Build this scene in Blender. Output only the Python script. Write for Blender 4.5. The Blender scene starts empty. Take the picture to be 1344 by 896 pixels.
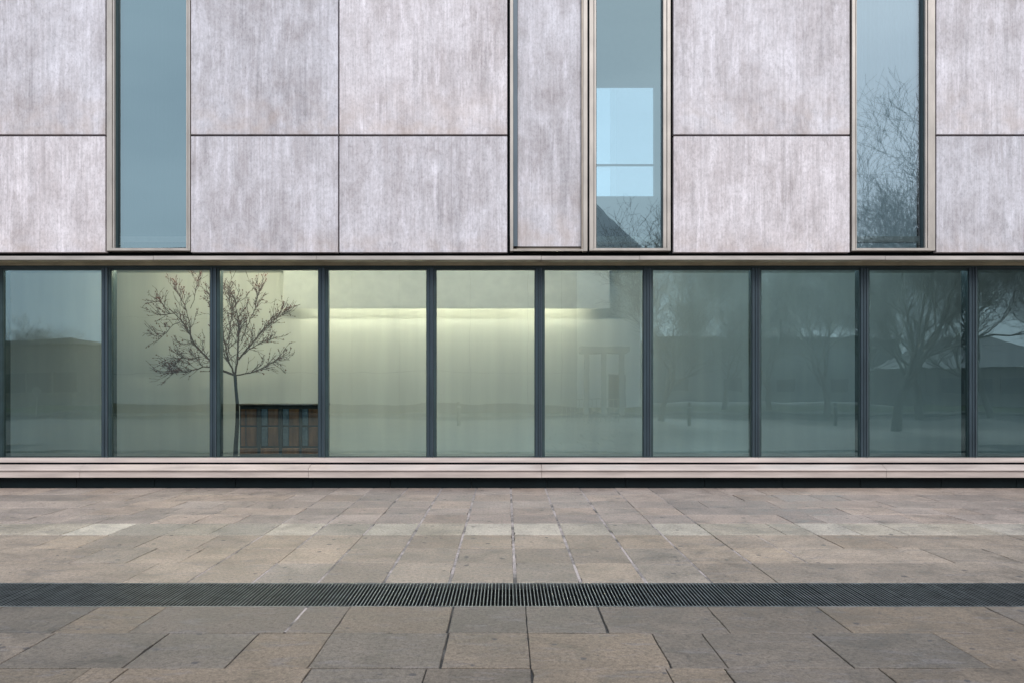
import bpy, math, random
from mathutils import Vector, Matrix
R = math.radians
S = bpy.context.scene
COL = S.collection

# ------------------------------------------------------------------ camera
D = 12.2                     # metres from the camera to the cladding plane (y = 0)
F = 1045.0                   # focal length in photo pixels (1344 wide)
CX, CY = 664.0, 504.0        # principal point in photo pixels
cam_d = bpy.data.cameras.new('camera')
cam = bpy.data.objects.new('camera', cam_d)
COL.objects.link(cam)
cam.location = (0, -D, 1.6)
cam.rotation_euler = (R(90), 0, 0)
cam_d.sensor_width = 36
cam_d.lens = 36 * F / 1344
cam_d.shift_x = (672 - CX) / 1344
cam_d.shift_y = (CY - 448) / 1344
cam_d.clip_end = 2000
S.camera = cam

# ------------------------------------------------------------------ world, sun, exposure
SUN_EL, SUN_AZ = 43.0, 160.0          # azimuth clockwise from +Y: behind the camera, a little to the left
w = bpy.data.worlds.new('World'); S.world = w; w.use_nodes = True
nt = w.node_tree; nt.nodes.clear()
out = nt.nodes.new('ShaderNodeOutputWorld'); bg = nt.nodes.new('ShaderNodeBackground')
sky = nt.nodes.new('ShaderNodeTexSky'); sky.sky_type = 'NISHITA'; sky.sun_disc = False
sky.sun_elevation = R(SUN_EL); sky.sun_rotation = R(SUN_AZ); sky.dust_density = 3.0; sky.air_density = 1.0
tc = nt.nodes.new('ShaderNodeTexCoord')
mp = nt.nodes.new('ShaderNodeMapping'); mp.inputs['Scale'].default_value = (1.0, 1.0, 3.0)
no = nt.nodes.new('ShaderNodeTexNoise'); no.inputs['Scale'].default_value = 2.2; no.inputs['Detail'].default_value = 6
cr = nt.nodes.new('ShaderNodeValToRGB')
cr.color_ramp.elements[0].position = .3; cr.color_ramp.elements[0].color = (6.6, 7.4, 8.6, 1)
cr.color_ramp.elements[1].position = .7; cr.color_ramp.elements[1].color = (9.0, 9.8, 11.0, 1)
mx = nt.nodes.new('ShaderNodeMix'); mx.data_type = 'RGBA'; mx.inputs['Factor'].default_value = .82
nt.links.new(tc.outputs['Generated'], mp.inputs['Vector']); nt.links.new(mp.outputs[0], no.inputs['Vector'])
nt.links.new(no.outputs['Fac'], cr.inputs['Fac'])
nt.links.new(sky.outputs[0], mx.inputs['A']); nt.links.new(cr.outputs[0], mx.inputs['B'])
nt.links.new(mx.outputs['Result'], bg.inputs['Color']); bg.inputs['Strength'].default_value = 0.10
nt.links.new(bg.outputs[0], out.inputs[0])

sd = bpy.data.lights.new('sun', 'SUN'); sd.energy = 1.5; sd.angle = R(25); sd.color = (1.0, .955, .91)
so = bpy.data.objects.new('sun', sd); COL.objects.link(so); so.location = (-10, -30, 20)
a = R(SUN_AZ); e = R(SUN_EL)
to_sun = Vector((math.sin(a) * math.cos(e), math.cos(a) * math.cos(e), math.sin(e)))
so.rotation_euler = to_sun.to_track_quat('Z', 'Y').to_euler()

vs = S.view_settings
vs.view_transform = 'Standard'; vs.look = 'None'; vs.gamma = 1; vs.use_curve_mapping = False
vs.exposure = 0.80
S.cycles.max_bounces = 10; S.cycles.transparent_max_bounces = 16
S.cycles.caustics_reflective = False; S.cycles.caustics_refractive = False

# ------------------------------------------------------------------ helpers
def X(px, y=0.0): return (px - CX) * (D + y) / F
def Z(py, y=0.0): return 1.6 + (CY - py) * (D + y) / F

class MB:
    """collects boxes, prisms and tubes, then links them as ONE mesh object"""
    def __init__(s): s.v, s.f, s.m, s.c, s.cur, s.tint = [], [], [], [], 0, (1, 1, 1, 1)
    def face(s, ids): s.f.append(ids); s.m.append(s.cur); s.c.append(s.tint)
    def box(s, x0, x1, y0, y1, z0, z1, bev=0.0):
        b = bev; n = len(s.v)
        if b <= 0:
            s.v += [(x0,y0,z0),(x1,y0,z0),(x1,y1,z0),(x0,y1,z0),(x0,y0,z1),(x1,y0,z1),(x1,y1,z1),(x0,y1,z1)]
            for q in ((0,3,2,1),(4,5,6,7),(0,1,5,4),(1,2,6,5),(2,3,7,6),(3,0,4,7)): s.face([n+i for i in q])
            return
        # chamfered towards the viewer (-y) on its four front edges
        s.v += [(x0,y0+b,z0),(x1,y0+b,z0),(x1,y1,z0),(x0,y1,z0),(x0,y0+b,z1),(x1,y0+b,z1),(x1,y1,z1),(x0,y1,z1),
                (x0+b,y0,z0+b),(x1-b,y0,z0+b),(x1-b,y0,z1-b),(x0+b,y0,z1-b)]
        for q in ((0,3,2,1),(4,5,6,7),(1,2,6,5),(2,3,7,6),(3,0,4,7),(8,9,10,11),(0,1,9,8),(1,5,10,9),(5,4,11,10),(4,0,8,11)):
            s.face([n+i for i in q])
    def prism(s, prof, x0, x1):
        """profile of (y, z) points, counter-clockwise seen from -x... extruded along x"""
        n = len(s.v); k = len(prof)
        for x in (x0, x1): s.v += [(x, y, z) for y, z in prof]
        s.face([n+i for i in range(k)][::-1]); s.face([n+k+i for i in range(k)])
        for i in range(k):
            j = (i+1) % k; s.face([n+i, n+j, n+k+j, n+k+i])
    def tube(s, pts, rads, sides=5):
        n0 = len(s.v); prev = None
        for i, p in enumerate(pts):
            d = (pts[min(i+1, len(pts)-1)] - pts[max(i-1, 0)])
            if d.length < 1e-6: d = Vector((0, 0, 1))
            d.normalize()
            if prev is None: u = d.orthogonal().normalized()
            else:
                u = prev - d * prev.dot(d)
                u = u.normalized() if u.length > 1e-5 else d.orthogonal().normalized()
            prev = u; v = d.cross(u)
            for k in range(sides):
                t = 2*math.pi*k/sides
                s.v.append(tuple(p + (u*math.cos(t) + v*math.sin(t))*rads[i]))
        for i in range(len(pts)-1):
            for k in range(sides):
                q = (k+1) % sides
                s.face([n0+i*sides+k, n0+i*sides+q, n0+(i+1)*sides+q, n0+(i+1)*sides+k])
    def build(s, name, mats, parent=None, smooth=False):
        if not isinstance(mats, (list, tuple)): mats = [mats]
        me = bpy.data.meshes.new(name); me.from_pydata(s.v, [], s.f)
        for m in mats: me.materials.append(m)
        me.polygons.foreach_set('material_index', s.m)
        if any(c != (1, 1, 1, 1) for c in s.c):
            at = me.color_attributes.new('tint', 'FLOAT_COLOR', 'CORNER')
            flat = []
            for f, c in zip(s.f, s.c): flat += list(c) * len(f)
            at.data.foreach_set('color', flat)
        if smooth: me.polygons.foreach_set('use_smooth', [True]*len(s.f))
        me.update()
        import bmesh
        if not smooth:
            bm = bmesh.new(); bm.from_mesh(me); bmesh.ops.recalc_face_normals(bm, faces=bm.faces); bm.to_mesh(me); bm.free()
        o = bpy.data.objects.new(name, me); COL.objects.link(o)
        if parent: o.parent = parent
        return o

def tag(o, label=None, cat=None, group=None, kind=None):
    if label: o['label'] = label
    if cat: o['category'] = cat
    if group: o['group'] = group
    if kind: o['kind'] = kind
    return o
def empty(name, loc=(0, 0, 0), label=None, cat=None, group=None, rz=0):
    o = bpy.data.objects.new(name, None); COL.objects.link(o); o.location = loc; o.rotation_euler.z = rz
    o.empty_display_size = .3
    return tag(o, label, cat, group)
def copy_tree(o, loc, rz, scale, label):
    c = o.copy(); COL.objects.link(c); c.location = loc; c.rotation_euler.z = rz; c.scale = scale; c['label'] = label
    for ch in list(o.children):
        d = ch.copy(); COL.objects.link(d); d.parent = c
    return c

# ------------------------------------------------------------------ materials
class NT:
    def __init__(s, name, rough=.6, metal=0.0, spec=.5):
        s.m = bpy.data.materials.new(name); s.m.use_nodes = True
        s.t = s.m.node_tree; s.p = s.t.nodes['Principled BSDF']
        s.p.inputs['Roughness'].default_value = rough; s.p.inputs['Metallic'].default_value = metal
        s.p.inputs['Specular IOR Level'].default_value = spec
    def n(s, t, **k):
        o = s.t.nodes.new(t)
        for a_, b_ in k.items():
            if a_.startswith('_'): setattr(o, a_[1:], b_)
            else: o.inputs[a_.replace('__', ' ')].default_value = b_
        return o
    def l(s, a_, b_): s.t.links.new(a_, b_)
    def coord(s, scale=(1, 1, 1), per_object=False):
        tc_ = s.n('ShaderNodeTexCoord'); mp_ = s.n('ShaderNodeMapping'); mp_.inputs['Scale'].default_value = scale
        s.l(tc_.outputs['Object'], mp_.inputs['Vector'])
        if per_object:
            oi = s.n('ShaderNodeObjectInfo'); mu = s.n('ShaderNodeMath', _operation='MULTIPLY'); mu.inputs[1].default_value = 60
            s.l(oi.outputs['Random'], mu.inputs[0])
            s.l(mu.outputs[0], mp_.inputs['Location'])
        return mp_.outputs[0]
    def noise(s, vec, scale, detail=4, rough=.55, dist=0.0):
        o = s.n('ShaderNodeTexNoise'); o.inputs['Scale'].default_value = scale; o.inputs['Detail'].default_value = detail
        o.inputs['Roughness'].default_value = rough; o.inputs['Distortion'].default_value = dist
        s.l(vec, o.inputs['Vector']); return o.outputs['Fac']
    def ramp(s, fac, stops):
        o = s.n('ShaderNodeValToRGB'); el = o.color_ramp.elements
        while len(el) < len(stops): el.new(.5)
        for q, (p_, c_) in zip(el, stops):
            q.position = p_; q.color = (c_, c_, c_, 1) if not isinstance(c_, tuple) else tuple(c_) + (1,)
        s.l(fac, o.inputs['Fac']); return o.outputs['Color']
    def mix(s, fac, a_, b_, mode='MIX'):
        o = s.n('ShaderNodeMix', _data_type='RGBA', _blend_type=mode)
        for key, v in (('Factor', fac), ('A', a_), ('B', b_)):
            if isinstance(v, (int, float)): o.inputs[key].default_value = v if key == 'Factor' else (v, v, v, 1)
            elif isinstance(v, tuple): o.inputs[key].default_value = v + (1,)
            else: s.l(v, o.inputs[key])
        return o.outputs['Result']
    def base(s, c_):
        if isinstance(c_, tuple): s.p.inputs['Base Color'].default_value = c_ + (1,)
        else: s.l(c_, s.p.inputs['Base Color'])
    def rough(s, c_): s.l(c_, s.p.inputs['Roughness'])
    def bump(s, h, strength=.3, dist=.01):
        b = s.n('ShaderNodeBump'); b.inputs['Strength'].default_value = strength; b.inputs['Distance'].default_value = dist
        s.l(h, b.inputs['Height']); s.l(b.outputs[0], s.p.inputs['Normal'])

def simple(name, col, rough=.6, metal=0.0, var=.25, scale=6, spec=.5, stretch=(1, 1, 1)):
    q = NT(name, rough, metal, spec); v = q.coord(stretch)
    f = q.noise(v, scale, 5); r = q.ramp(f, [(.3, 1-var), (.7, 1+var*.4)])
    q.base(q.mix(1.0, col, r, 'MULTIPLY')); q.bump(f, .08, .004); return q.m

def mat_concrete():
    q = NT('cast_concrete', .62, 0, .35)
    st = q.noise(q.coord((9, 9, .55), True), 1.0, 7, .62, .4)
    st2 = q.noise(q.coord((38, 38, 1.1), True), 1.0, 5, .6)
    bl = q.noise(q.coord((1, 1, .7), True), 1.7, 12, .74, .3)
    fine = q.noise(q.coord((1, 1, .6), True), 34, 6, .8)
    gr = q.noise(q.coord((1, 1, 1), True), 210, 2, .6)
    c = q.mix(q.ramp(bl, [(.34, 0.0), (.64, 1.0)]), (.385, .355, .365), (.60, .585, .62))
    wh = q.noise(q.coord((6.0, 6.0, 1.0), True), 1.0, 12, .80, .2)
    c = q.mix(q.ramp(wh, [(.50, 0.0), (.66, .65)]), c, (.72, .70, .75))
    msk = q.ramp(q.noise(q.coord((1, 1, .6), True), .9, 3, .5), [(.38, 0.0), (.62, 1.0)])
    oi_ = q.n('ShaderNodeObjectInfo'); c = q.mix(1.0, c, q.ramp(oi_.outputs['Random'], [(0, (.86, .875, .90)), (1, (1.08, 1.05, 1.04))]), 'MULTIPLY')
    c = q.mix(msk, c, q.mix(1.0, c, q.ramp(st, [(.34, .80), (.52, 1.0), (.72, 1.07)]), 'MULTIPLY'))
    c = q.mix(1.0, c, q.ramp(st2, [(.34, .87), (.58, 1.03)]), 'MULTIPLY')
    mo = q.noise(q.coord((1, 1, .55), True), 13, 9, .82)
    c = q.mix(1.0, c, q.ramp(mo, [(.36, .87), (.5, 1.0), (.64, 1.07)]), 'MULTIPLY')
    c = q.mix(1.0, c, q.ramp(fine, [(.36, .76), (.5, 1.0), (.66, 1.07)]), 'MULTIPLY')
    c = q.mix(1.0, c, q.ramp(gr, [(.28, .84), (.42, 1.0)]), 'MULTIPLY')
    # dark run-marks that start at the top of a panel, and a warm bloom along its foot
    tc_ = q.n('ShaderNodeTexCoord'); sx = q.n('ShaderNodeSeparateXYZ'); q.l(tc_.outputs['Generated'], sx.inputs[0])
    top = q.ramp(sx.outputs['Z'], [(.35, 0.0), (1.0, 1.0)])
    run = q.ramp(q.noise(q.coord((16, 16, .25), True), 1.0, 6, .65), [(.54, 0.0), (.70, .8)])
    c = q.mix(q.mix(1.0, top, run, 'MULTIPLY'), c, (.33, .30, .31), 'MIX')
    foot = q.ramp(sx.outputs['Z'], [(.0, .42), (.22, 0.0)])
    fn = q.ramp(q.noise(q.coord((3, 3, 3), True), 1.0, 5), [(.4, 0.0), (.65, 1.0)])
    c = q.mix(q.mix(1.0, foot, fn, 'MULTIPLY'), c, (.42, .33, .28), 'MIX')
    q.base(c); q.rough(q.ramp(fine, [(.3, .5), (.7, .75)])); q.bump(q.mix(.5, fine, st2), .18, .006)
    return q.m

def mat_stone():
    q = NT('sandstone_paving', .6, 0, .4)
    at = q.n('ShaderNodeVertexColor', _layer_name='tint')
    v = q.coord()
    big = q.noise(v, .55, 5, .6, .5); mid = q.noise(v, 3.2, 6, .65, .6); fine = q.noise(v, 34, 4, .7); gr = q.noise(v, 190, 2, .6)
    lam = q.noise(q.coord((1.2, 5, 1)), 2.0, 6, .62, 1.2)
    c = q.mix(1.0, at.outputs['Color'], q.ramp(big, [(.3, .80), (.7, 1.12)]), 'MULTIPLY')
    c = q.mix(1.0, c, q.ramp(mid, [(.3, .68), (.5, 1.0), (.72, 1.20)]), 'MULTIPLY')
    c = q.mix(q.ramp(lam, [(.54, 0.0), (.68, .45)]), c, (.150, .138, .140))
    c = q.mix(1.0, c, q.ramp(fine, [(.34, .62), (.5, 1.0), (.66, 1.22)]), 'MULTIPLY')
    c = q.mix(1.0, c, q.ramp(q.noise(v, 95, 4, .75), [(.36, .58), (.5, 1.0), (.64, 1.22)]), 'MULTIPLY')
    vo = q.n('ShaderNodeTexVoronoi'); vo.inputs['Scale'].default_value = 6.5; vo.inputs['Randomness'].default_value = 1.0
    nv = q.n('ShaderNodeMix', _data_type='VECTOR'); nv.inputs['Factor'].default_value = .035
    n3 = q.n('ShaderNodeTexNoise'); n3.inputs['Scale'].default_value = 22; q.l(v, n3.inputs['Vector'])
    q.l(v, nv.inputs['A']); q.l(n3.outputs['Color'], nv.inputs['B']); q.l(nv.outputs['Result'], vo.inputs['Vector'])
    pr = q.n('ShaderNodeSeparateColor'); q.l(vo.outputs['Color'], pr.inputs[0])
    sz = q.n('ShaderNodeMath', _operation='MULTIPLY'); sz.inputs[1].default_value = .23; q.l(pr.outputs[0], sz.inputs[0])
    ls = q.n('ShaderNodeMath', _operation='SUBTRACT'); q.l(sz.outputs[0], ls.inputs[0]); q.l(vo.outputs['Distance'], ls.inputs[1])
    spot = q.ramp(ls.outputs[0], [(.045, 0.0), (.062, .8)])
    c = q.mix(spot, c, (.045, .042, .045))
    q.base(c); q.rough(q.ramp(mid, [(.3, .42), (.7, .72)])); q.bump(q.mix(.35, fine, mid), .7, .010)
    return q.m

def mat_glass(name, tint, refl, rcol, wave, warp_scale=(.9, .9, 2.2)):
    m = bpy.data.materials.new(name); m.use_nodes = True; t = m.node_tree; t.nodes.clear()
    N, L = t.nodes.new, t.links.new
    o = N('ShaderNodeOutputMaterial'); tr = N('ShaderNodeBsdfTransparent'); gl = N('ShaderNodeBsdfGlossy'); ms = N('ShaderNodeMixShader')
    tr.inputs[0].default_value = tint + (1,); gl.inputs['Color'].default_value = rcol + (1,); gl.inputs['Roughness'].default_value = 0.004
    lw = N('ShaderNodeFresnel'); lw.inputs['IOR'].default_value = 1.5
    mr = N('ShaderNodeMapRange'); mr.inputs['From Min'].default_value = .04; mr.inputs['From Max'].default_value = 1
    mr.inputs['To Min'].default_value = refl; mr.inputs['To Max'].default_value = 1
    L(lw.outputs[0], mr.inputs['Value']); L(mr.outputs[0], ms.inputs['Fac'])
    tc_ = N('ShaderNodeTexCoord'); mp_ = N('ShaderNodeMapping'); mp_.inputs['Scale'].default_value = warp_scale
    n_ = N('ShaderNodeTexNoise'); n_.inputs['Scale'].default_value = 1.0; n_.inputs['Detail'].default_value = 1.5
    b = N('ShaderNodeBump'); b.inputs['Strength'].default_value = 1.0; b.inputs['Distance'].default_value = wave
    L(tc_.outputs['Object'], mp_.inputs['Vector']); L(mp_.outputs[0], n_.inputs['Vector']); L(n_.outputs['Fac'], b.inputs['Height'])
    L(b.outputs[0], gl.inputs['Normal'])
    L(tr.outputs[0], ms.inputs[1]); L(gl.outputs[0], ms.inputs[2]); L(ms.outputs[0], o.inputs[0])
    return m

M = {}
M['concrete'] = mat_concrete()
M['stone'] = mat_stone()
M['glass_low'] = mat_glass('shopfront_glass', (.395, .525, .565), .15, (.66, .93, 1.0), .0011)
M['glass_up'] = mat_glass('window_glass', (.43, .52, .55), .26, (.68, .90, .94), .0004)
M['glass_clear'] = mat_glass('clear_window_glass', (.64, .78, .83), .27, (.80, .94, 1.0), .0004)
M['void'] = simple('dark_cavity', (.006, .008, .009), .9, spec=.1)
M['alu'] = simple('champagne_metal', (.40, .365, .33), .42, .35, .22, 5, stretch=(1, 1, .4))
M['alu_ledge'] = simple('weathered_metal_ledge', (.40, .365, .34), .5, .2, .35, 3, stretch=(.5, 1, 3))
M['soffit'] = simple('soffit_metal', (.50, .46, .34), .5, .3, .3, 3)
M['alu_dark'] = simple('tan_metal', (.30, .26, .22), .45, .4, .2, 5)
M['mullion'] = simple('blue_grey_metal', (.038, .060, .075), .38, .35, .25, 5, stretch=(1, 1, .3))
M['mullion_edge'] = simple('pale_blue_grey_metal', (.085, .11, .13), .35, .4, .2, 5, stretch=(1, 1, .3))
M['rail'] = simple('dark_teal_metal', (.03, .055, .06), .4, .2)
M['sill'] = simple('pinkish_stone_sill', (.44, .375, .345), .5, 0, .28, 2.2, stretch=(.5, 1, 6))
M['plinth'] = simple('black_plinth', (.003, .0075, .009), .6, 0, .3, 3, spec=.12)
M['joint'] = simple('joint_filler', (.045, .05, .05), .8)
M['plaster'] = simple('painted_plaster', (.70, .70, .64), .8, 0, .10, 1.1, stretch=(3, 1, .25))
M['ceiling'] = simple('ceiling_plaster', (.60, .60, .55), .85, 0, .1)
M['bulkhead'] = simple('bulkhead_paint', (.60, .61, .58), .8, 0, .08)
M['floor_in'] = simple('indoor_floor', (.24, .25, .24), .4, 0, .2)
M['blind'] = simple('roller_blind_fabric', (.125, .21, .195), .85, 0, .10, 2, stretch=(6, 1, .12))
M['blind_pale'] = simple('pale_blind_fabric', (.72, .78, .80), .85, 0, .08, 2, stretch=(6, 1, .12))
M['room'] = simple('grey_room_paint', (.42, .42, .42), .85, 0, .06)
M['roofing'] = simple('roof_membrane', (.18, .18, .18), .9)
M['grate'] = simple('galvanised_steel', (.20, .215, .22), .4, .7, .55, 9)
M['channel'] = simple('wet_channel', (.012, .015, .016), .5)  # near-black base colour for the drain channel

def mat_mortar(name, dark, light, lo, hi):
    q = NT(name, .85); v = q.coord(); f = q.noise(v, 2.2, 6, .7); g = q.noise(v, 60, 3, .7)
    c = q.mix(q.ramp(f, [(lo, 0.0), (hi, 1.0)]), dark, light)
    q.base(q.mix(1.0, c, q.ramp(g, [(.3, .7), (.6, 1.1)]), 'MULTIPLY')); q.bump(g, .5, .004); return q.m
M['mortar_dark'] = mat_mortar('dirty_joint', (.022, .022, .022), (.12, .115, .11), .5, .75)
M['mortar_light'] = mat_mortar('pale_mortar', (.07, .065, .06), (.33, .29, .28), .38, .56)

# ------------------------------------------------------------------ ground
rnd = random.Random(5)
gm = MB(); gm.v = [(-700, -700, 0), (700, -700, 0), (700, 700, 0), (-700, 700, 0)]; gm.face([0, 1, 2, 3])
g = gm.build('ground', simple('compacted_ground', (.13, .125, .12), .9, 0, .3, .8)); g.location.z = -.46
tag(g, kind='structure')

Y0 = -D
def yat(py): return Y0 + 1.6 * F / (py - CY)
rows_y = [0.13] + [yat(p) for p in (648.5, 657, 666, 674.8, 686.3, 701.4, 718.8, 738.2, 764)]
GR0, GR1 = yat(764), yat(795)               # drain grate strip
near_y = [yat(p) for p in (795, 830, 876)]
yy = near_y[-1]
while yy > -23.5:
    yy -= rnd.choice((.62, .66, .72, .66)); near_y.append(yy)
pav = MB()
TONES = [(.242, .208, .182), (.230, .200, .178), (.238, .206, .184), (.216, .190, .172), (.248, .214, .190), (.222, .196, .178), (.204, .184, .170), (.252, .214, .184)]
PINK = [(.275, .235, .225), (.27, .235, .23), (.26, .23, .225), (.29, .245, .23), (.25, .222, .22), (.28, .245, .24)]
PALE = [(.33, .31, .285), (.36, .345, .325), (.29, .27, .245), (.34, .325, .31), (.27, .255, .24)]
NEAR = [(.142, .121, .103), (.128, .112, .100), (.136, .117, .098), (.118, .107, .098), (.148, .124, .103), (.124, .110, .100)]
def slab(xa, xb, ya, yb, g_x, g_y, tone, gl=None, gr=None):
    """one flag from xa..xb, ya(front)..yb(back) with slightly ragged arrises"""
    xl, xr = xa + (gl if gl is not None else g_x)/2, xb - (gr if gr is not None else g_x)/2
    y0_, y1_ = ya + g_y/2, yb - g_y/2
    z = rnd.uniform(-.0016, .0016); tl = rnd.uniform(-.0012, .0012)
    pts = []
    def side(p, q):
        L_ = math.dist(p, q); k = max(2, int(L_/.09))
        nx, ny = -(q[1]-p[1])/L_, (q[0]-p[0])/L_
        for i in range(k):
            t = i/k; j = abs(rnd.gauss(0, .0016)) if i else abs(rnd.gauss(.001, .003))
            if rnd.random() < .04: j += rnd.uniform(.003, .012)
            pts.append((p[0]+(q[0]-p[0])*t + nx*j, p[1]+(q[1]-p[1])*t + ny*j))
    side((xl, y0_), (xr, y0_)); side((xr, y0_), (xr, y1_)); side((xr, y1_), (xl, y1_)); side((xl, y1_), (xl, y0_))
    c0 = ((xl+xr)/2, (y0_+y1_)/2)
    n = len(pav.v); k = len(pts)
    for x_, y_ in pts:
        pav.v.append((c0[0]+(x_-c0[0])*(1-.004/max(.1, (xr-xl)/2)), c0[1]+(y_-c0[1])*(1-.004/max(.1, (y1_-y0_)/2)), z + tl*(x_-c0[0])))
    for x_, y_ in pts: pav.v.append((x_, y_, z-.003+tl*(x_-c0[0])))
    for x_, y_ in pts: pav.v.append((x_, y_, -.03))
    s_ = rnd.uniform(.85, 1.13); wm = (1.05, .985, .88); pav.tint = tuple(c*s_*k_ for c, k_ in zip(tone, wm)) + (1,); pav.cur = 0
    pav.face([n+i for i in range(k)])
    for r_ in (0, 1):
        for i in range(k):
            j = (i+1) % k; pav.face([n+r_*k+j, n+r_*k+i, n+(r_+1)*k+i, n+(r_+1)*k+j])
def mortar(xa, xb, ya, yb, z=-.0035):
    n = len(pav.v); pav.v += [(xa, ya, z), (xb, ya, z), (xb, yb, z), (xa, yb, z)]
    pav.cur = 1; pav.tint = (1, 1, 1, .99); pav.face([n, n+1, n+2, n+3])
P_ = .531
drift = [0]*200
for ri in range(len(rows_y)-1):
    yb, ya = rows_y[ri], rows_y[ri+1]
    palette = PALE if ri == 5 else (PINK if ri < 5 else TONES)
    xs = []; k = -40
    while k <= 40:
        x = .075 + P_*k
        far = abs(x) > 2.6
        if far:
            if rnd.random() < .22 and len(xs) and not (ri == 5): k += 1; continue
            x += rnd.uniform(-.10, .10) + (.26 if (ri*7 + int(abs(x)//3)) % 5 == 0 else 0)
        xs.append(x); k += 1
    gaps = []
    for x in xs:
        c_ = max(0.0, 1-abs(x-.1)/3.6)
        gaps.append(.008 + .020*c_*rnd.uniform(.5, 1.1) if rnd.random() < .25 + c_ else rnd.uniform(.003, .007))
    gaps = [.026*rnd.uniform(.75, 1.1) if abs(x) < 1.4 else g_ for x, g_ in zip(xs, gaps)]
    for i in range(len(xs)-1):
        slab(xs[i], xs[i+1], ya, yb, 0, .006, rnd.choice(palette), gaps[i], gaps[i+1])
        if gaps[i] > .011 and (abs(xs[i]) < 2.6 or rnd.random() < .8): mortar(xs[i]-gaps[i]/2-.001, xs[i]+gaps[i]/2+.001, ya, yb)
A_ = [-12.2, -11.3, -10.4, -9.2, -8.3, -7.2, -6.1, -5.2, -4.3, -3.62, -2.93, -2.44, -1.43, -1.12, -.378, .14, .66, 1.45, 2.24, 3.45, 4.3, 5.2, 6.3, 7.1, 8.2, 9.1, 10.2, 11.3, 12.2]
B_ = [-12.2, -11.0, -10.1, -9.0, -8.0, -6.9, -6.0, -4.9, -3.9, -2.90, -2.17, -1.59, -1.12, -.37, .14, .94, 1.26, 1.97, 2.75, 3.7, 4.8, 5.7, 6.8, 7.7, 8.8, 9.9, 11.0, 12.2]
C_ = [-12.2, -11.2, -10.0, -9.1, -7.9, -7.0, -5.8, -4.9, -3.9, -3.1, -2.34, -2.13, -1.10, -.45, .14, .90, 1.23, 2.1, 2.9, 3.6, 4.7, 5.6, 6.8, 7.9, 8.9, 10.0, 11.1, 12.2]
for ri in range(len(near_y)-1):
    yb, ya = near_y[ri], near_y[ri+1]
    if ri < 3: xs = (A_, B_, C_)[ri]
    else:
        xs = [-21.0]
        while xs[-1] < 21: xs.append(xs[-1] + rnd.choice((.45, .55, .75, .95)))
    for i in range(len(xs)-1):
        gl_ = .012 if (ri == 0 and abs(xs[i]-.66) < .01) or (ri < 2 and abs(xs[i]+.375) < .02) else rnd.choice((.003, .005, .007))
        gr_ = .012 if (ri == 0 and abs(xs[i+1]-.66) < .01) or (ri < 2 and abs(xs[i+1]+.375) < .02) else rnd.choice((.003, .004, .006))
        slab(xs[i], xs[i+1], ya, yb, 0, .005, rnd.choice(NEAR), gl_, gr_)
    if ri == 0: mortar(-1.44, -1.418, ya+.02, yb-.03, -.001)
# bed under the flags, open along the drain
pav.cur = 2; pav.tint = (1, 1, 1, .99)
for ya, yb in ((GR0, .6), (-24, GR1)):
    n = len(pav.v); pav.v += [(-30, ya, -.013), (30, ya, -.013), (30, yb, -.013), (-30, yb, -.013)]; pav.face([n, n+1, n+2, n+3])
pv = pav.build('pavement', [M['stone'], M['mortar_light'], M['mortar_dark']])
tag(pv, kind='structure')

# drain grate: channel, two edge angles, bearing bars
dg = empty('drainage_grate', (0, (GR0+GR1)/2, 0), 'long dark steel drainage grate with close cross bars set across the paving', 'drain grate')
gy0, gy1 = -(GR0-GR1)/2, (GR0-GR1)/2
ch = MB(); ch.box(-14, 14, gy0, gy1, -.30, -.28); ch.box(-14, 14, gy0-.01, gy0, -.30, -.012); ch.box(-14, 14, gy1, gy1+.01, -.30, -.012)
ch.build('channel', M['channel'], dg)
fr = MB()
for s_, y_ in ((1, gy0), (-1, gy1)):
    a0, a1 = sorted((y_+.001*s_, y_+.016*s_)); fr.box(-14, 14, a0, a1, -.05, -.001)
fr.build('frame', M['grate'], dg)
M['bar'] = simple('dirty_steel', (.028, .034, .037), .6, .3, .4, 9, spec=.2)
bars = MB(); x = -10.5; i = 0
while x < 10.5:
    dz = rnd.uniform(-.0012, .0008) ; lean = rnd.gauss(0, .0008)
    bars.box(x-.0034+lean, x+.0034+lean, gy0+.017, gy1-.017, -.042, -.003+dz)
    bars.cur = 1; bars.box(x-.0036+lean, x+.0036+lean, gy0+.017, gy1-.017, -.0028+dz, -.0012+dz); bars.cur = 0
    if i % 37 == 18: bars.box(x+.010, x+.0125, gy0+.017, gy1-.017, -.040, -.004)
    x += .0272; i += 1
bars.build('bearing_bars', [M['bar'], M['grate']], dg)
rods = MB()
for k in range(4):
    y_ = gy0 + .017 + (gy1-gy0-.034)*(k+.5)/4
    rods.box(-10.5, 10.5, y_-.003, y_+.003, -.040, -.034)
rods.build('cross_rods', M['bar'], dg)

# ------------------------------------------------------------------ building
B = empty('building', (0, 0, 0), 'modern building with pale concrete panels above a long dark glazed ground floor', 'building')
XL, XR = -14.0, 14.5
def part(mb, name, mat, parent=None, smooth=False): return mb.build(name, mat, parent or B, smooth)

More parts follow.
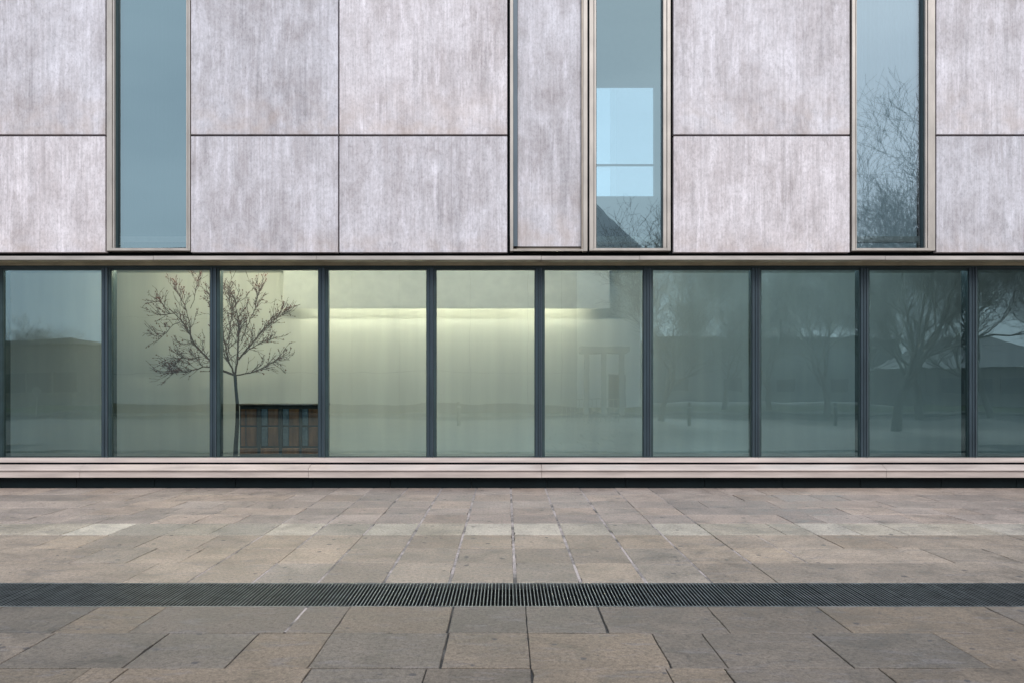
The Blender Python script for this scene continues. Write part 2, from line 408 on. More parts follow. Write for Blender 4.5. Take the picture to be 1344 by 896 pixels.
ZB = Z(331.5)                    # foot of the concrete panels
ZJ0, ZJ1 = Z(179.3), Z(176.7)    # horizontal joint
ZT = 9.6
def panel(x0, x1, z0, z1, y=0.0, th=.09):
    b = MB(); b.box(x0, x1, y, y+th, z0, z1, .005); return part(b, 'cladding_panel', M['concrete'])
g2 = .011
cols = [(-20.0, X(138)), (X(250.5), X(443.4)), (X(445.4), X(665.7)), (X(884), X(1115.2)), (X(1229), X(1460)), (X(1462), XR)]
cols[0] = (X(-90), X(138)); cols.insert(0, (XL, X(-92)))
for i, (x0, x1) in enumerate(cols):
    for z0, z1 in ((ZB, ZJ0), (ZJ1, Z(-170)), (Z(-172.6), ZT)):
        if z1 > z0: panel(x0, x1, z0, z1)
b = MB()                                  # what shows black in the open joints
segs = [(XL, X(139.5)), (X(249), X(667.5)), (X(880), X(1117)), (X(1226), XR)]
for x0, x1 in segs: b.box(x0, x1, .095, .16, ZB-.02, ZT-.01)
b.box(XL, XR, .142, .158, 3.50, Z(328.3)); b.box(XL, XR, .10, .141, 3.50, ZB-.025)
part(b, 'backing_wall', M['void'])
# hairline scratched joint on the wide right-hand panel
# ---- tall upper windows
def ring(mb, x0, x1, z0, z1, wl, wr, wb, wt, y0, y1):
    mb.box(x0, x0+wl, y0, y1, z0+wb, z1-wt); mb.box(x1-wr, x1, y0, y1, z0+wb, z1-wt)
    mb.box(x0, x1, y0, y1, z0, z0+wb); mb.box(x0, x1, y0, y1, z1-wt, z1)
def tall_window(po, pi0, pi1, pq, split_l, split_r, label, glass=True, light_right=False):
    """po..pq outer edges, pi0..pi1 inner edges in photo pixels"""
    xo, xq, xi0, xi1 = X(po), X(pq), X(pi0), X(pi1)
    z0 = Z(329.5); zt = ZT - .05; zi = Z(326)
    m = MB()
    a0, a1 = X(split_l), X(split_r)
    m.box(xo, a0, -.012, .14, z0, zt, .003); m.box(a1, xq, -.012, .14, z0, zt, .003)        # outer flat
    m.box(a0, a0+.008, .02, .14, zi, zt); m.box(a1-.008, a1, .02, .14, zi, zt)              # shadow gap
    m.box(a0+.008, xi0, -.004, .14, zi, zt, .003); m.box(xi1, a1-.008, -.004, .14, zi, zt, .003)
    m.box(a0, a1, -.018, .14, z0, zi-.002, .003); m.box(a0, a1, -.004, .14, zt-.04, zt-.002)
    f = part(m, 'window', M['alu']); f['label'] = label
    e_ = MB(); e_.box(xi0-.001, xi0+.011, .045, .135, zi, zt-.05); e_.box(xi1-.011, xi1+.001, .045, .135, zi, zt-.05); e_.box(xi0+.011, xi1-.011, .045, .135, zi, zi+.012)
    e_.build('gasket', M['rail'], f)
    return f, xi0, xi1, zi, zt
def pane_box(f, x0, x1, z0, z1, y, mat):
    m = MB(); m.box(x0, x1, y, y+.012, z0, z1); return m.build('pane', mat, f)
f1, a0, a1, z0, z1 = tall_window(140.5, 150, 244.3, 249.5, 147.3, 247.3, 'leftmost tall window with a plain teal blind')
def thin_pane(f, x0, x1, z0, z1, y, mat):
    m = MB(); m.v = [(x0, y, z0), (x1, y, z0), (x1, y, z1), (x0, y, z1)]; m.face([0, 1, 2, 3])
    me_o = m.build('pane', mat, f); return me_o
thin_pane(f1, a0, a1, z0, z1, .10, M['glass_up'])
def blind(f, x0, x1, z0, z1, y, mat):
    m = MB(); n = 60; w_ = (x1-x0)/n
    for i in range(n+1):
        yy_ = y + .004*math.sin(i*1.7) + .003*math.sin(i*.61); m.v += [(x0+w_*i, yy_, z0), (x0+w_*i, yy_, z1)]
    for i in range(n): m.face([2*i, 2*i+2, 2*i+3, 2*i+1])
    return m.build('blind', mat, f, True)
blind(f1, a0+.05, a1+.03, z0-.1, z1, .19, M['blind'])
f3, a0, a1, z0, z1 = tall_window(773.5, 782.5, 870.5, 880, 779, 875.5, 'tall window through which a bright far window shows')
thin_pane(f3, a0, a1, z0, z1, .10, M['glass_up']); w3 = (a0, a1, z0, z1)
f4, a0, a1, z0, z1 = tall_window(1118, 1124.5, 1214.5, 1227, 1122.5, 1217.5, 'rightmost tall window mirroring the top of a bare tree')
thin_pane(f4, a0, a1, z0, z1, .10, M['glass_clear'])
blind(f4, a0-.03, a1-.03, z0-.1, z1, .19, M['blind_pale'])
# dark reveal boxes that close the two blind windows
for (q0, q1, f) in ((X(140), X(249), f1), (X(1118), X(1227), f4)):
    m = MB(); m.box(q0-.05, q0, .145, .6, 3.6, ZT-.02); m.box(q1, q1+.05, .145, .6, 3.6, ZT-.02); m.box(q0-.05, q1+.05, .6, .62, 3.6, ZT-.02)
    m.build('reveal', M['rail'], f)
# blank window bay with a recessed concrete panel
m = MB(); xo, xq = X(669.5), X(771)
zo, zi, zt = Z(330), Z(323.5), ZT-.05
m.box(xo, X(673.5), -.010, .14, zo, zt, .003); m.box(X(765.5), xq, -.010, .14, zo, zt, .003)
m.box(X(673.5), X(765.5), -.022, .02, zo, Z(328), .003)
f2 = part(m, 'blank_window', M['alu']); f2['label'] = 'metal framed bay filled with a recessed concrete panel'
m = MB(); m.box(X(673.5), X(679.3), .008, .14, zi, zt, .003); m.build('inner_jamb', M['mullion_edge'], f2)
m = MB(); m.box(X(763.2), X(765.4), .004, .14, Z(328), zt, .002)
m.prism([(.10, Z(323)), (.10, Z(328.5)), (.0205, Z(328.5)), (.0205, Z(327.6))], X(673.6), X(763.1)); m.build('sloped_sill', M['alu_dark'], f2)
m = MB(); m.box(X(679.4), X(763.1), .05, .13, Z(323.2), zt, .004); m.build('recessed_panel', M['concrete'], f2)
m = MB(); m.box(X(666.0)+.012, X(669.5)-.001, .06, .12, ZB, zt); m.box(X(771)+.001, X(773.5)-.001, .06, .12, ZB, zt); part(m, 'joint_filler', M['void'])

# ---- shell behind: room of the third window, floors, roof, back wall with an opening
Yb = 3.0
hx0, hx1 = X(775, Yb), X(859, Yb); hz0, hz1 = Z(258, Yb), Z(112, Yb); tz0, tz1 = Z(217.3, Yb), Z(215, Yb)
m = MB(); rx0, rx1 = X(770), X(884)
m.box(rx0-.9, hx0, Yb, Yb+.15, 3.9, ZT-.3); m.box(hx1, rx1+2.2, Yb, Yb+.15, 3.9, ZT-.3)
m.box(hx0, hx1, Yb, Yb+.15, 3.9, hz0); m.box(hx0, hx1, Yb, Yb+.15, hz1, ZT-.3)
m.box(rx0-.95, rx0-.9, .17, Yb, 3.9, ZT-.3); m.box(rx1+2.2, rx1+2.25, .17, Yb, 3.9, ZT-.3)
part(m, 'upper_room_wall', M['room'])
m = MB(); m.box(hx0, hx1, Yb+.04, Yb+.08, tz0, tz1); fw = part(m, 'far_window_transom', M['rail'])
thin_pane(fw, hx0, hx1, hz0, hz1, Yb+.10, M['glass_clear'])
m = MB(); m.box(XL, XR, .17, 3.2, 3.80, 3.89); part(m, 'floor_slab', M['ceiling'])
m = MB(); m.box(XL, XR, .17, 3.3, ZT-.28, ZT-.02); m.box(XL, XR, -.05, .5, ZT+.002, ZT+.06); part(m, 'roof', M['roofing'])
# lower interior
YW = 2.85
m = MB(); m.box(XL, XR, YW, YW+.12, .25, 3.79); part(m, 'interior_wall', M['plaster'])
m = MB(); m.box(XL, XR, .42, YW-.002, 3.70, 3.78); part(m, 'ceiling', M['ceiling'])
m = MB(); m.box(XL, XR, .2, YW-.002, .24, .30); part(m, 'interior_floor', M['floor_in'])
for q0 in (XL-.12, XR):
    m = MB(); m.box(q0, q0+.12, .30, 3.2, 0, ZT-.3); part(m, 'end_wall', M['concrete'])
YK = 2.42
zk = Z(405, YK)
m = MB(); m.box(X(372, YK), X(800, YK), YK, YK+.03, zk, 3.69); part(m, 'bulkhead', M['bulkhead'])

# ---- ledge over the ground floor
lx = [XL, X(-92), X(206), X(418), X(710), X(838), X(1157), X(1400), XR]
for q0, q1 in zip(lx, lx[1:]):
    m = MB(); dz = rnd.uniform(-.002, .002)
    zt_, zb_ = Z(336.3, -.12)+dz, Z(341.2, -.12)+dz
    m.prism([(-.12, zt_), (-.12, zb_), (-.105, zb_-.004), (-.105, zt_-.02), (.09, zt_-.01), (.09, zt_+.01)], q0+.003, q1-.003)
    l_ = part(m, 'ledge', M['alu_ledge'])
    m = MB(); m.box(q0+.003, q1-.003, -.104, .20, zb_, zb_+.012); m.build('soffit', M['soffit'], l_)
zs = Z(341.2, -.12)
m = MB(); m.box(XL, XR, .205, .235, zs-.035, zs+.05); part(m, 'head_trim', M['soffit'])
m = MB(); m.box(XL, XR, .24, .40, Z(352.5, .3), zs+.05); part(m, 'head_rail', M['rail'])

# ---- ground-floor glazing
YG = .30
cent = [145+141.2*k for k in range(-5, 14)]
cent = [141 + 141.8*(k) for k in range(-4, 12)]
ZGB, ZGT = Z(600, YG), Z(352.5, YG)
for k, c in enumerate(cent):
    q0, q1 = X(c-5.6, YG), X(c+5.6, YG); m = MB()
    w_ = q1-q0
    m.cur = 0; m.box(q0, q0+w_*.30, YG-.055, YG+.02, ZGB, ZGT, .002)
    m.cur = 0; m.box(q0+w_*.36, q0+w_*.66, YG-.055, YG+.02, ZGB, ZGT, .002)
    m.cur = 1; m.box(q0+w_*.67, q0+w_*.74, YG-.075, YG+.02, ZGB, ZGT, .002)
    m.cur = 2; m.box(q0+w_*.76, q1, YG-.045, YG+.02, ZGB, ZGT, .002)
    m.cur = 0; m.box(q0+w_*.29, q0+w_*.37, YG-.035, YG+.02, ZGB, ZGT)
    m.cur = 2; m.box(q0+w_*.12, q0+w_*.88, YG+.021, YG+.20, ZGB-.1, ZGT+.15)
    part(m, 'mullion', [M['mullion'], M['mullion_edge'], M['rail']])
for c0, c1 in zip(cent, cent[1:]):
    q0, q1 = X(c0+5.6, YG), X(c1-5.6, YG); m = MB()
    ring(m, q0, q1, ZGB, ZGT-.001, .014, .014, .012, .03, YG-.03, YG+.03)
    f = part(m, 'window', M['rail'])
    thin_pane(f, q0-.01, q1+.01, ZGB, ZGT, YG, M['glass_low'])
# ---- sill courses and plinth
m = MB(); zt_, zb_ = Z(600, .22), Z(606, .22)
m.prism([(.235, zt_), (.225, zt_-.004), (.22, (zt_+zb_)/2+.006), (.20, (zt_+zb_)/2), (.195, zb_), (.235, zb_), ], XL, XR); 
part(m, 'bottom_rail', M['sill'])
m = MB(); m.box(XL, XR, .236, .5, zb_-.3, zt_+.0); part(m, 'bottom_upstand', M['void'])
sx_ = [XL, X(-210), X(105), X(405), X(711), X(1163), X(1400), XR]
zt_, zm_, zb_ = Z(609, .14), Z(616.5, -.02), Z(626, 0)
for q0, q1 in zip(sx_, sx_[1:]):
    m = MB(); dz = rnd.uniform(-.0015, .0015); e_ = rnd.uniform(0, .003)
    m.prism([(.16, zt_+dz), (.14, zt_+dz), (-.02-e_, zm_+.012+dz), (-.03-e_, zm_+dz), (-.024-e_, zm_-.012), (-.006, zm_-.016), (-.006, zb_+dz), (.16, zb_+dz)], q0+.003, q1-.003)
    part(m, 'sill', M['sill'])
m = MB(); m.box(XL, XR, .165, .19, .02, zb_+.08); part(m, 'sill_backing', M['void'])
px = [98+103.6*k for k in range(-6, 20)]; px = [p+rnd.uniform(-3, 3) for p in px]
for q0, q1 in zip(px, px[1:]):
    if X(q1) > XR or X(q0) < XL: continue
    m = MB(); m.box(X(q0)+.004, X(q1)-.004, .10, .13, -.02, zb_-.004, .002); part(m, 'plinth_panel', M['plinth'])
m = MB(); m.box(XL, XR, .131, .16, -.02, zb_-.004); part(m, 'plinth_backing', M['joint'])

# ------------------------------------------------------------------ lamps and added fill lights inside the room
def lamp_mat(name, col, s):
    m_ = bpy.data.materials.new(name); m_.use_nodes = True; p = m_.node_tree.nodes['Principled BSDF']
    p.inputs['Base Color'].default_value = (.8, .8, .8, 1); p.inputs['Emission Color'].default_value = col + (1,); p.inputs['Emission Strength'].default_value = s
    return m_
LAMP = lamp_mat('lit_tube', (1.0, .78, .54), 33)
LAMP2 = lamp_mat('dim_lit_tube', (1.0, .90, .72), 11)
def strip(p0, p1, y, z, mat, label):
    t = empty('strip_light', ((X(p0, y)+X(p1, y))/2, y, z), label, 'strip light', 'strip lights over the glazed ground floor')
    h = (X(p1, y)-X(p0, y))/2
    b = MB(); b.box(-h, h, -.03, .03, .02, .05); b.build('housing', M['alu'], t)
    b = MB(); b.tube([Vector((-h+.02, 0, 0)), Vector((h-.02, 0, 0))], [.016, .016], 8); b.build('tube', mat, t, True)
yl = YK+.12
strip(396, 500, yl, zk+.10, LAMP, 'warm strip light hidden over the pane right of the indoor tree')
strip(503, 635, yl, zk+.10, LAMP, 'warm strip light whose glow fills the fourth and fifth lit panes')
strip(638, 770, yl, zk+.10, LAMP, 'warm strip light glowing at the left of the reflected pale building edge')
WASH_FILL = lamp_mat('half_lit_tube', (1.0, .80, .62), 122)  # unseen tubes added to wash the middle of the room wall evenly
COOL_FILL = lamp_mat('cool_lit_tube', (.78, .93, 1.0), 40)  # unseen cool tubes added to brighten the interior behind the right panes
FAINT_FILL = lamp_mat('faint_cool_tube', (.78, .98, 1.0), 20)  # unseen weak tube added to lift the interior of the leftmost pane
LAMP3 = lamp_mat('soft_lit_tube', (1.0, .77, .52), 265)
for (p0, p1, lb) in ((168, 270, 'ceiling strip light in front of the left half of the indoor tree'), (310, 400, 'ceiling strip light above the wooden cabinet'),
                     (440, 560, 'ceiling strip light above the first pane right of the cabinet'), (580, 700, 'ceiling strip light above the second pane right of the cabinet'),
                     (720, 800, 'ceiling strip light above the third pane right of the cabinet')):
    strip(p0, p1, .80, 3.58, LAMP3 if p1 < 405 else WASH_FILL, lb)
for (p0, p1, lb) in ((880, 980, 'cool ceiling strip light above the seventh pane'), (1020, 1120, 'cool ceiling strip light above the eighth pane'), (1160, 1260, 'cool ceiling strip light above the ninth pane')):
    strip(p0, p1, .80, 3.58, COOL_FILL, lb)
strip(20, 120, .80, 3.58, FAINT_FILL, 'faint cool ceiling strip light above the leftmost pane')

# ------------------------------------------------------------------ indoor tree
def mat_bark(name, c0, c1):
    q = NT(name, .85); f = q.noise(q.coord((6, 6, 1.5)), 4, 6, .65); q.base(q.mix(q.ramp(f, [(.35, 0.0), (.65, 1.0)]), c0, c1)); q.bump(f, .5, .01); return q.m
M['bark'] = mat_bark('bark', (.07, .066, .058), (.15, .135, .115))  # tones lightened to put grey winter haze into the bark colour
M['bark_in'] = mat_bark('dark_bark', (.006, .008, .006), (.018, .018, .013))
M['bud'] = simple('dried_bud', (.13, .030, .022), .8)
YT = 1.45
it = empty('bare_indoor_tree', (X(309, YT), YT, .30), 'small bare ornamental tree with dried buds behind the glass beside the wooden cabinet', 'tree')
rt = random.Random(11)
def IP(px, py, dy=0.0): return Vector((X(px, YT)-X(309, YT), dy, Z(py, YT)-.30))
tr = MB()
pts = [Vector((0.0, 0, .0)), IP(309.5, 585), IP(311.5, 555), IP(311.5, 530), IP(309.5, 508), IP(308.5, 492)]
tr.tube(pts, [.042, .038, .034, .029, .026, .028], 10); tr.build('trunk', M['bark_in'], it, True)
br = MB(); bud = MB()
def blob(p, r):
    n = len(bud.v)
    for d in ((1,0,0),(-1,0,0),(0,1,0),(0,-1,0),(0,0,1),(0,0,-1)):
        k = r*rt.uniform(.6, 1.3); bud.v.append((p.x+d[0]*k, p.y+d[1]*k, p.z+d[2]*k))
    for q in ((0,2,4),(2,1,4),(1,3,4),(3,0,4),(2,0,5),(1,2,5),(3,1,5),(0,3,5)): bud.face([n+i for i in q])
def twig(p, d, L, r, lev):
    n = max(3, int(L/.045)); pts = [p.copy()]; q = p.copy(); dd = d.normalized()
    for i in range(n):
        dd = (dd + Vector((rt.gauss(0, .13), rt.gauss(0, .12), rt.gauss(0, .14))) + (q - IP(305, 500)).normalized()*.045).normalized()
        q = q + dd*(L/n); pts.append(q.copy())
        if lev > 0 and rt.random() < .55:
            s_ = Vector((rt.gauss(0, 1), rt.gauss(0, .8), rt.gauss(.2, .8)))
            twig(q, dd*.95 + s_.normalized()*.62, L*rt.uniform(.4, .75), r*.7, lev-1)
        if rt.random() < (.30 if lev == 0 else .16): blob(q, rt.uniform(.007, .016))
    br.tube(pts, [max(.0027, r*(1-.6*i/n)) for i in range(n+1)], 4)
def limb(pix, r0, r1, depth, dens=1.9, ln=.235):
    """main limb through photo pixels, drifting away in depth"""
    pts = []
    for i, (a_, b_) in enumerate(pix): pts.append(IP(a_, b_, depth*i/(len(pix)-1) + rt.uniform(-.01, .01)))
    fine = [pts[0]]
    for p, q in zip(pts, pts[1:]):
        k = max(2, int((q-p).length/.07))
        for j in range(1, k+1): fine.append(p.lerp(q, j/k) + (Vector((rt.gauss(0, .007), rt.gauss(0, .01), rt.gauss(0, .007))) if j < k else Vector()))
    N = len(fine)
    br.tube(fine, [r0+(r1-r0)*i/(N-1) for i in range(N)], 6)
    for i in range(2, N):
        t = i/(N-1); d = (fine[i]-fine[i-1]).normalized()
        for _ in range(4):
            if rt.random() < dens*(.30+.55*t):
                s_ = Vector((rt.gauss(0, 1), rt.gauss(0, .9), rt.gauss(.25, .8))).normalized()
                twig(fine[i], d*.6+s_*.7+(fine[i]-IP(305, 500)).normalized()*.35, ln*rt.uniform(.4, 1.3), .0048, 2 if rt.random() < .5 else 1)
    twig(fine[-1], fine[-1]-fine[-2], ln*.8, r1, 2)
limb([(308.5, 492), (290, 486), (270, 470), (251, 450), (236, 424), (222, 410), (203, 412)], .022, .006, .25, 1.0)
limb([(280, 480), (262, 484), (245, 488), (233, 488)], .012, .005, -.2, 1.2, .26)
limb([(262, 468), (246, 470), (232, 468), (221, 474)], .009, .004, .3, 1.2, .24)
limb([(251, 450), (252, 426), (249, 403), (240, 385)], .010, .004, -.3, .8)
limb([(250, 405), (257, 390), (262, 374)], .006, .004, -.1, .8, .2)
limb([(236, 424), (224, 426), (206, 441)], .007, .004, .2, .8, .2)
limb([(222, 410), (211, 398), (203, 393)], .007, .004, .1, .9, .2)
limb([(308.5, 492), (298, 474), (291, 450), (284, 425), (276, 402), (266, 388)], .016, .005, .4, .9)
limb([(308.5, 492), (313, 470), (317, 445), (318, 418), (315, 395)], .019, .005, -.3, 1.0)
limb([(313, 472), (324, 456), (338, 438), (352, 424), (368, 409)], .015, .005, .2, 1.0)
limb([(308.5, 492), (328, 489), (346, 482), (360, 472)], .012, .004, .1, 1.3, .24)
limb([(316, 466), (332, 452), (345, 444)], .009, .004, .4, .9, .22)
limb([(317, 448), (330, 425), (342, 402), (350, 386)], .011, .004, -.4, 1.0)
limb([(298, 474), (300, 440), (303, 408), (297, 384)], .010, .004, .1, .9)
limb([(303, 480), (297, 462), (293, 440), (290, 420)], .009, .004, -.3, .8)
br.build('branches', mat_bark('reddish_bark', (.024, .011, .009), (.055, .024, .018)), it); tag(bud.build('dried_buds', M['bud'], it), kind='stuff')

# ------------------------------------------------------------------ indoor cabinet
YC = .95
cab = empty('wooden_cabinet', (X(367, YC), YC, .30), 'low brown wooden cabinet with two rows of panels and pale strips beside the indoor tree', 'cabinet')
M['wood_d'] = simple('dark_wood', (.11, .095, .075), .5, 0, .4, 5, stretch=(1, 1, .3))
M['wood_p'] = simple('brown_wood', (.50, .20, .08), .5, 0, .55, 4, stretch=(3, 1, .6))
M['strip'] = simple('pale_blue_strip', (.30, .33, .33), .5, 0, .45, 12)
def CX_(c): return X(300+c/6.893, YC)-X(367, YC)
def CZ_(c): return Z(510+c/6.893, YC)-.30
zb2, ztp = .02, CZ_(150)
x0, x1 = CX_(98), CX_(850)
m = MB(); m.box(x0, x1, .02, .50, zb2, ztp-.001); m.build('carcass', M['wood_d'], cab)
m = MB(); m.box(x0-.012, x1+.012, -.02, .52, ztp, ztp+.028, .004); m.build('top', M['wood_d'], cab)
zr = [(CZ_(328), CZ_(180)), (CZ_(515), CZ_(345))]
for pa, pb in ((112, 150), (160, 252), (358, 448), (548, 636), (724, 822)):
    for r_, (za, zb_) in enumerate(zr):
        m = MB(); m.box(CX_(pa), CX_(pb), -.004, .019, za, zb_, .006); m.build('door_panel', M['wood_p'], cab)
for pa, pb in ((300, 350), (492, 542), (668, 714)):
    for za, zb_ in zr:
        m = MB(); m.box(CX_(pa), CX_(pb), -.006, .019, za, zb_, .004); m.build('pale_strip', M['strip'], cab)
for pa, pb in ((262, 292), (455, 486), (642, 662)):
    m = MB(); m.box(CX_(pa), CX_(pb), -.014, .019, zb2+.1, CZ_(172), .004); m.build('post', M['wood_d'], cab)
m = MB(); m.box(x0+.01, x1-.01, -.010, .019, CZ_(588), CZ_(536), .004); m.build('base_board', M['wood_p'], cab)

# ------------------------------------------------------------------ street behind the camera (mirrored in the glass)
def strip_ground(name, y0, y1, z, mat, kind='structure', xw=90):
    m = MB(); m.box(-xw, xw, y0, y1, -.40, z); o = m.build(name, mat); tag(o, kind=kind); return o
M['asphalt'] = simple('asphalt', (.055, .055, .057), .9, 0, .3, 3, spec=.08)
M['kerbst'] = simple('kerb_granite', (.15, .15, .145), .9, 0, .3, 3, spec=.1)
M['grass'] = simple('winter_grass', (.055, .07, .035), .9, 0, .5, 2, spec=.05)
M['footway'] = simple('footway_slabs', (.10, .10, .095), .9, 0, .3, 1.5, spec=.08)
strip_ground('kerb', -24.3, -24.0, .0, M['kerbst'])
strip_ground('road', -31.0, -24.3, -.12, M['asphalt'])
strip_ground('kerb', -31.3, -31.0, .02, M['kerbst'])
strip_ground('footway', -34.0, -31.3, .01, M['footway'])
strip_ground('lawn', -44.5, -34.0, .03, M['grass'])
strip_ground('path', -47.5, -44.5, .02, M['footway'])
for x_ in (-26, 26): pass
m = MB(); m.box(-90, -30.1, -24, -.5, -.4, -.003); m.box(30.1, 90, -24, -.5, -.4, -.003); tag(m.build('side_ground', M['footway']), kind='structure')

def block(name, x0, x1, y0, y1, h, mat, label, cat, wins, wmat, roof=None, roofmat=None, loc=None, lit=None):
    b_ = empty(name, ((x0+x1)/2, y1, 0), label, cat); ox, oy = (x0+x1)/2, y1
    m = MB(); m.box(x0-ox, x1-ox, y0-oy, 0, 0, h); m.build('wall', mat, b_)
    if roof:
        m = MB()
        if roof == 'gable':    # ridge runs away from the museum, gable end towards it
            r_ = 4.2; w_ = (x1-x0)
            m.v = [(x0-ox-.3, .15, h), (x1-ox+.3, .15, h), (0, .15, h+r_), (x0-ox-.3, y0-oy, h), (x1-ox+.3, y0-oy, h), (0, y0-oy, h+r_)]
            for q in ((0,1,2),(3,5,4),(0,2,5,3),(1,4,5,2),(0,3,4,1)): m.face(list(q))
        elif roof == 'hip':
            i_ = min(y1-y0, x1-x0)*.45
            m.v = [(x0-ox-.3, .3, h), (x1-ox+.3, .3, h), (x1-ox+.3, y0-oy, h), (x0-ox-.3, y0-oy, h), (x0-ox+i_, (y0-y1)/2, h+2.4), (x1-ox-i_, (y0-y1)/2, h+2.4)]
            for q in ((0,1,5,4),(1,2,5),(2,3,4,5),(3,0,4),(0,3,2,1)): m.face(list(q))
        else: m.box(x0-ox-.2, x1-ox+.2, y0-oy, .2, h+.003, h+.35)
        m.build('roof', roofmat or M['slate'], b_)
        if roof == 'gable':
            m = MB(); r2 = r_-.15; m.v = [(x0-ox, .152, h), (x1-ox, .152, h), (0, .152, h+r2), (x0-ox, .19, h), (x1-ox, .19, h), (0, .19, h+r2)]
            for q in ((0,1,2),(3,5,4),(0,2,5,3),(1,4,5,2),(0,3,4,1)): m.face(list(q))
            m.build('gable', mat, b_)
    for (wx, wz, ww, wh) in wins:
        m = MB(); m.box(wx-ox-.06, wx-ox+ww+.06, .004, .05, wz-.06, wz+wh+.06); f = m.build('window', M['frame_w'], b_)
        m = MB(); m.box(wx-ox, wx-ox+ww, .055, .06, wz, wz+wh); m.build('pane', wmat, f)
    return b_
M['slate'] = simple('slate', (.13, .135, .14), .6, 0, .3, 3)
M['frame_w'] = simple('white_frame', (.22, .22, .22), .5)
M['brick'] = simple('brown_brick', (.19, .175, .16), .85, 0, .3, 2)
M['render_w'] = simple('pale_render', (.34, .36, .36), .8, 0, .12, .6, stretch=(1, 1, .3))
M['white_r'] = simple('white_render', (.82, .83, .84), .8, 0, .1, .6)
M['clad'] = simple('grey_cladding', (.19, .20, .20), .7, 0, .15, .7)
M['dglass'] = simple('dark_window_glass', (.05, .055, .06), .1, 0, .2)
# virtual depth d (camera + mirror) -> world y and x
def refl(px, d): return (px-CX)*d/F, YG - (d - D - YG)
# pale panelled building mirrored in the lit panes
xa, yr = refl(139, 46); xb, _ = refl(757, 46)
ob = block('office_building', xa, xb, yr-12, yr, 9.0, M['void'], 'pale panelled building mirrored in the lit middle panes', 'building', [], M['dglass'], 'flat', M['clad'])
jx = [refl(p_, 46)[0]-(xa+xb)/2 for p_ in (139, 205, 262, 335, 366, 395, 462, 524, 560, 617, 693, 737, 757)]
for q0, q1 in zip(jx, jx[1:]):
    for z0_, z1_ in ((.45, 2.28), (2.30, 5.4), (5.42, 8.98)):
        m = MB(); m.box(q0+.012, q1-.012, .01, .09, z0_, z1_); m.build('cladding_panel', M['render_w'], ob)
xa2, yr2 = refl(700, 62); xb2, _ = refl(840, 62)
block('gabled_house', xa2, xb2, yr2-9, yr2, 11.9, M['white_r'], 'white gabled house mirrored at the foot of the third tall window', 'house',
      [(refl(800, 62)[0], .1, 1.2, 2.2)], M['dglass'], 'gable', M['white_r'])
xa3, yr3 = refl(-120, 60); xb3, _ = refl(95, 60)
block('flat_roofed_hall', xa3, xb3, yr3-10, yr3, 4.6, M['brick'], 'long low dark hall mirrored in the leftmost pane', 'building',
      [(refl(p_, 60)[0], 1.0, 1.8, 1.5) for p_ in range(-100, 90, 34)], M['dglass'], 'flat')
xa4, yr4 = refl(108, 68); xb4, _ = refl(250, 68)
block('terraced_houses', xa4, xb4, yr4-9, yr4, 3.4, M['brick'], 'row of low brick houses mirrored behind the indoor tree', 'house',
      [(refl(p_, 68)[0], z_, 1.1, 1.3) for p_ in range(120, 240, 26) for z_ in (.9,)], M['dglass'], 'hip')
xa5, yr5 = refl(1215, 58); xb5, _ = refl(1420, 58)
block('bungalow', xa5, xb5, yr5-9, yr5, 2.9, M['brick'], 'low brick bungalow mirrored in the rightmost pane', 'house',
      [(refl(p_, 58)[0], .9, 1.6, 1.2) for p_ in range(1235, 1400, 40)], M['dglass'], 'hip')
xa6, yr6 = refl(858, 75); xb6, _ = refl(1180, 75)
block('school_block', xa6, xb6, yr6-10, yr6, 5.6, M['clad'], 'grey two-storey block mirrored behind the bare trees', 'building',
      [(refl(p_, 75)[0], z_, 1.7, 1.3) for p_ in range(880, 1170, 70) for z_ in (.9,)], M['dglass'], 'flat')
# pale portal next to the lit panes
xp, yp = refl(790, 40); pt = empty('entrance_portal', (xp, yp, 0), 'pale entrance portal with slim columns mirrored left of the small bare tree', 'portal')
for k in range(3):
    m = MB(); m.box(-.9+.9*k, -.65+.9*k, -.25, 0, 0, 3.2); m.build('column', M['render_w'], pt)
m = MB(); m.box(-1.1, 1.35, -1.2, .2, 3.2, 3.5); m.build('canopy', M['render_w'], pt)
# railing
xr_, yr_ = refl(775, 33); rl = empty('railing', (xr_, yr_, 0), 'thin metal railing mirrored under the small bare tree', 'railing')
m = MB()
for k in range(14): m.box(-1.2+k*.18, -1.18+k*.18, -.01, .01, 0, .98)
m.build('balusters', M['alu'], rl)
m = MB(); m.box(-1.25, 1.25, -.02, .02, .985, 1.02); m.build('handrail', M['alu'], rl)
# round sign on a post
xs_, ys_ = refl(48, 40); rs = empty('round_sign', (xs_, ys_, 0), 'pale round sign on a slim post mirrored in the leftmost pane', 'sign')
m = MB(); m.tube([Vector((0, 0, 0)), Vector((0, 0, 1.5))], [.03, .03], 8); m.build('post', M['alu'], rs, True)
m = MB(); m.tube([Vector((0, .03, 1.25)), Vector((0, .05, 1.25))], [.24, .24], 20)
m.face([i for i in range(20)]); m.face([20+i for i in range(20)]); m.build('disc', M['frame_w'], rs)
# bollards near the far kerb
for k, p_ in enumerate((1096, 905, 602)):
    xx, yy_ = refl(p_, 31); bo = empty('bollard', (xx, yy_, -.05), ('dark bollard mirrored under the large bare trees', 'dark bollard mirrored right of the small bare tree', 'dark bollard mirrored in the middle lit pane')[k], 'bollard', 'bollards by the road')
    m = MB(); m.tube([Vector((0, 0, 0)), Vector((0, 0, .9)), Vector((0, 0, .95))], [.07, .065, .03], 10); m.build('post', M['plinth'], bo, True)
    m = MB(); m.tube([Vector((0, 0, .72)), Vector((0, 0, .78))], [.075, .075], 10); m.build('band', M['frame_w'], bo, True)

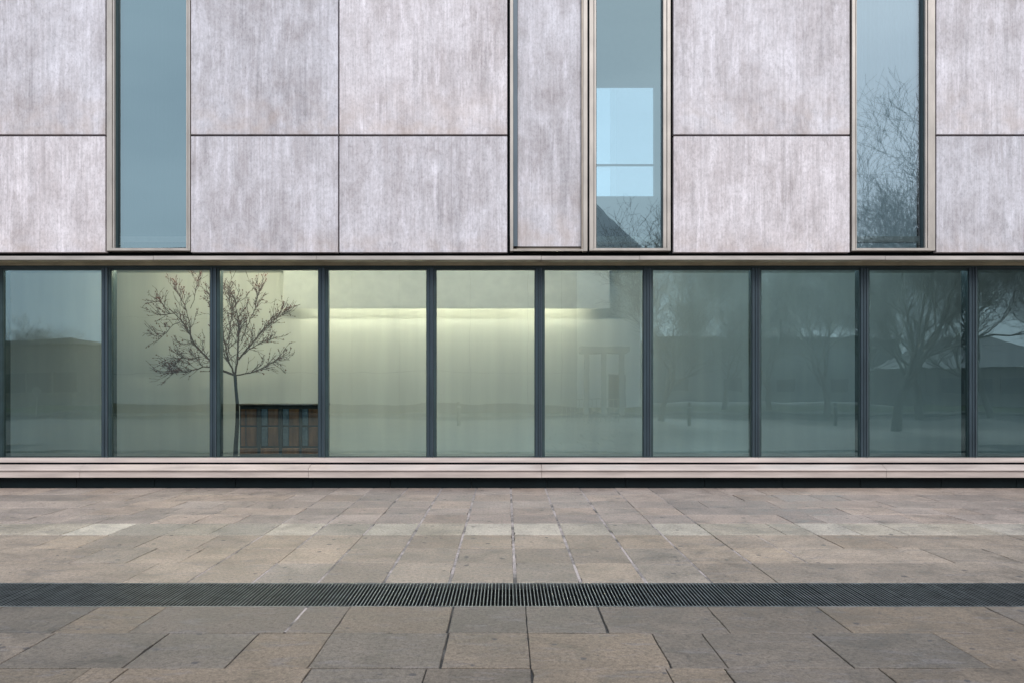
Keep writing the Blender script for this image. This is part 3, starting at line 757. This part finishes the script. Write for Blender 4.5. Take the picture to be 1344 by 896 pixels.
# ---- bare winter trees
def bare_tree(seed, H, spread, fork, twigs):
    r_ = random.Random(seed); t_ = MB(); c_ = MB()
    def wand(p, d, L, rad, lev):
        n = (6, 6, 5, 4, 3, 3)[min(lev, 5)]; q = p.copy(); dd = d.normalized(); pts = [q.copy()]; dirs = []
        for i in range(n):
            k = .10 + .05*lev
            dd = (dd + Vector((r_.gauss(0, k), r_.gauss(0, k), r_.gauss(0, k)*.7 + (.05 if lev else .15)))).normalized()
            q = q + dd*(L/n); pts.append(q.copy()); dirs.append(dd.copy())
        (t_ if lev == 0 else c_).tube(pts, [max(.005, rad*(1-.55*i/n)) for i in range(n+1)], (9, 6, 4, 3, 3, 3)[min(lev, 5)])
        if lev >= twigs: return
        kids = (6, 7, 6, 5, 5)[min(lev, 4)]
        for j in range(kids):
            i = r_.randint(max(1, n//3), n) if lev else r_.randint(int(n*fork), n)
            if j < 2: i = n
            az = r_.uniform(0, 2*math.pi); side = Vector((math.cos(az), math.sin(az), .25)).normalized()
            base = dirs[i-1]; ang = r_.uniform(.35, .95)*spread
            nd = base*math.cos(ang) + side*math.sin(ang)
            wand(pts[i], nd, L*r_.uniform(*((.85, 1.25) if lev == 0 else (.55, .82))), rad*(1-.55*i/n)*r_.uniform(.5, .75), lev+1)
    wand(Vector((0, 0, -.1)), Vector((0, 0, 1)), H*.30, H*.020, 0)
    return t_, c_
def tree_obj(seed, H, spread, fork, twigs, px, d, label):
    x_, y_ = refl(px, d)
    o = empty('bare_tree', (x_, y_, 0), label, 'tree', 'bare winter trees across the street')
    t_, c_ = bare_tree(seed, H, spread, fork, twigs)
    k_ = H/max(v[2] for v in c_.v)
    for b_ in (t_, c_): b_.v = [(v[0]*k_, v[1]*k_, v[2]*k_) for v in b_.v]
    t_.build('trunk', M['bark'], o, True); c_.build('crown', M['bark'], o); return o
T1 = tree_obj(3, 11.9, 1.0, .6, 5, 1176, 27.4, 'tallest bare tree, its crown mirrored in the rightmost tall window')
T2 = tree_obj(8, 9.7, 1.15, .5, 5, 868, 33, 'small bare tree mirrored between the sixth and seventh lower panes')
def TC(src, px, d, sc, rz, label): x_, y_ = refl(px, d); return copy_tree(src, (x_, y_, 0), rz, (sc, sc, sc), label)
TC(T1, 1208, 40, 1.05, 2.1, 'thick bare tree mirrored just right of the tallest one')
TC(T1, 1085, 42, 1.0, 4.0, 'bare tree mirrored just left of the tallest one')
TC(T2, 1010, 47, 1.25, 1.0, 'spreading bare tree mirrored in the eighth lower pane')
TC(T1, 950, 50, .95, 5.2, 'distant bare tree mirrored in the seventh lower pane')
TC(T2, 1300, 38, 1.2, 3.0, 'bare tree with low limbs mirrored in the rightmost lower pane')
TC(T1, 1130, 60, 1.0, .6, 'farthest tall bare tree mirrored behind the others')
TC(T2, 60, 66, .8, 2.5, 'faint distant bare tree mirrored over the hall on the left')
TC(T1, 1400, 44, 1.0, 1.5, 'bare tree standing beyond the bungalow at the right')
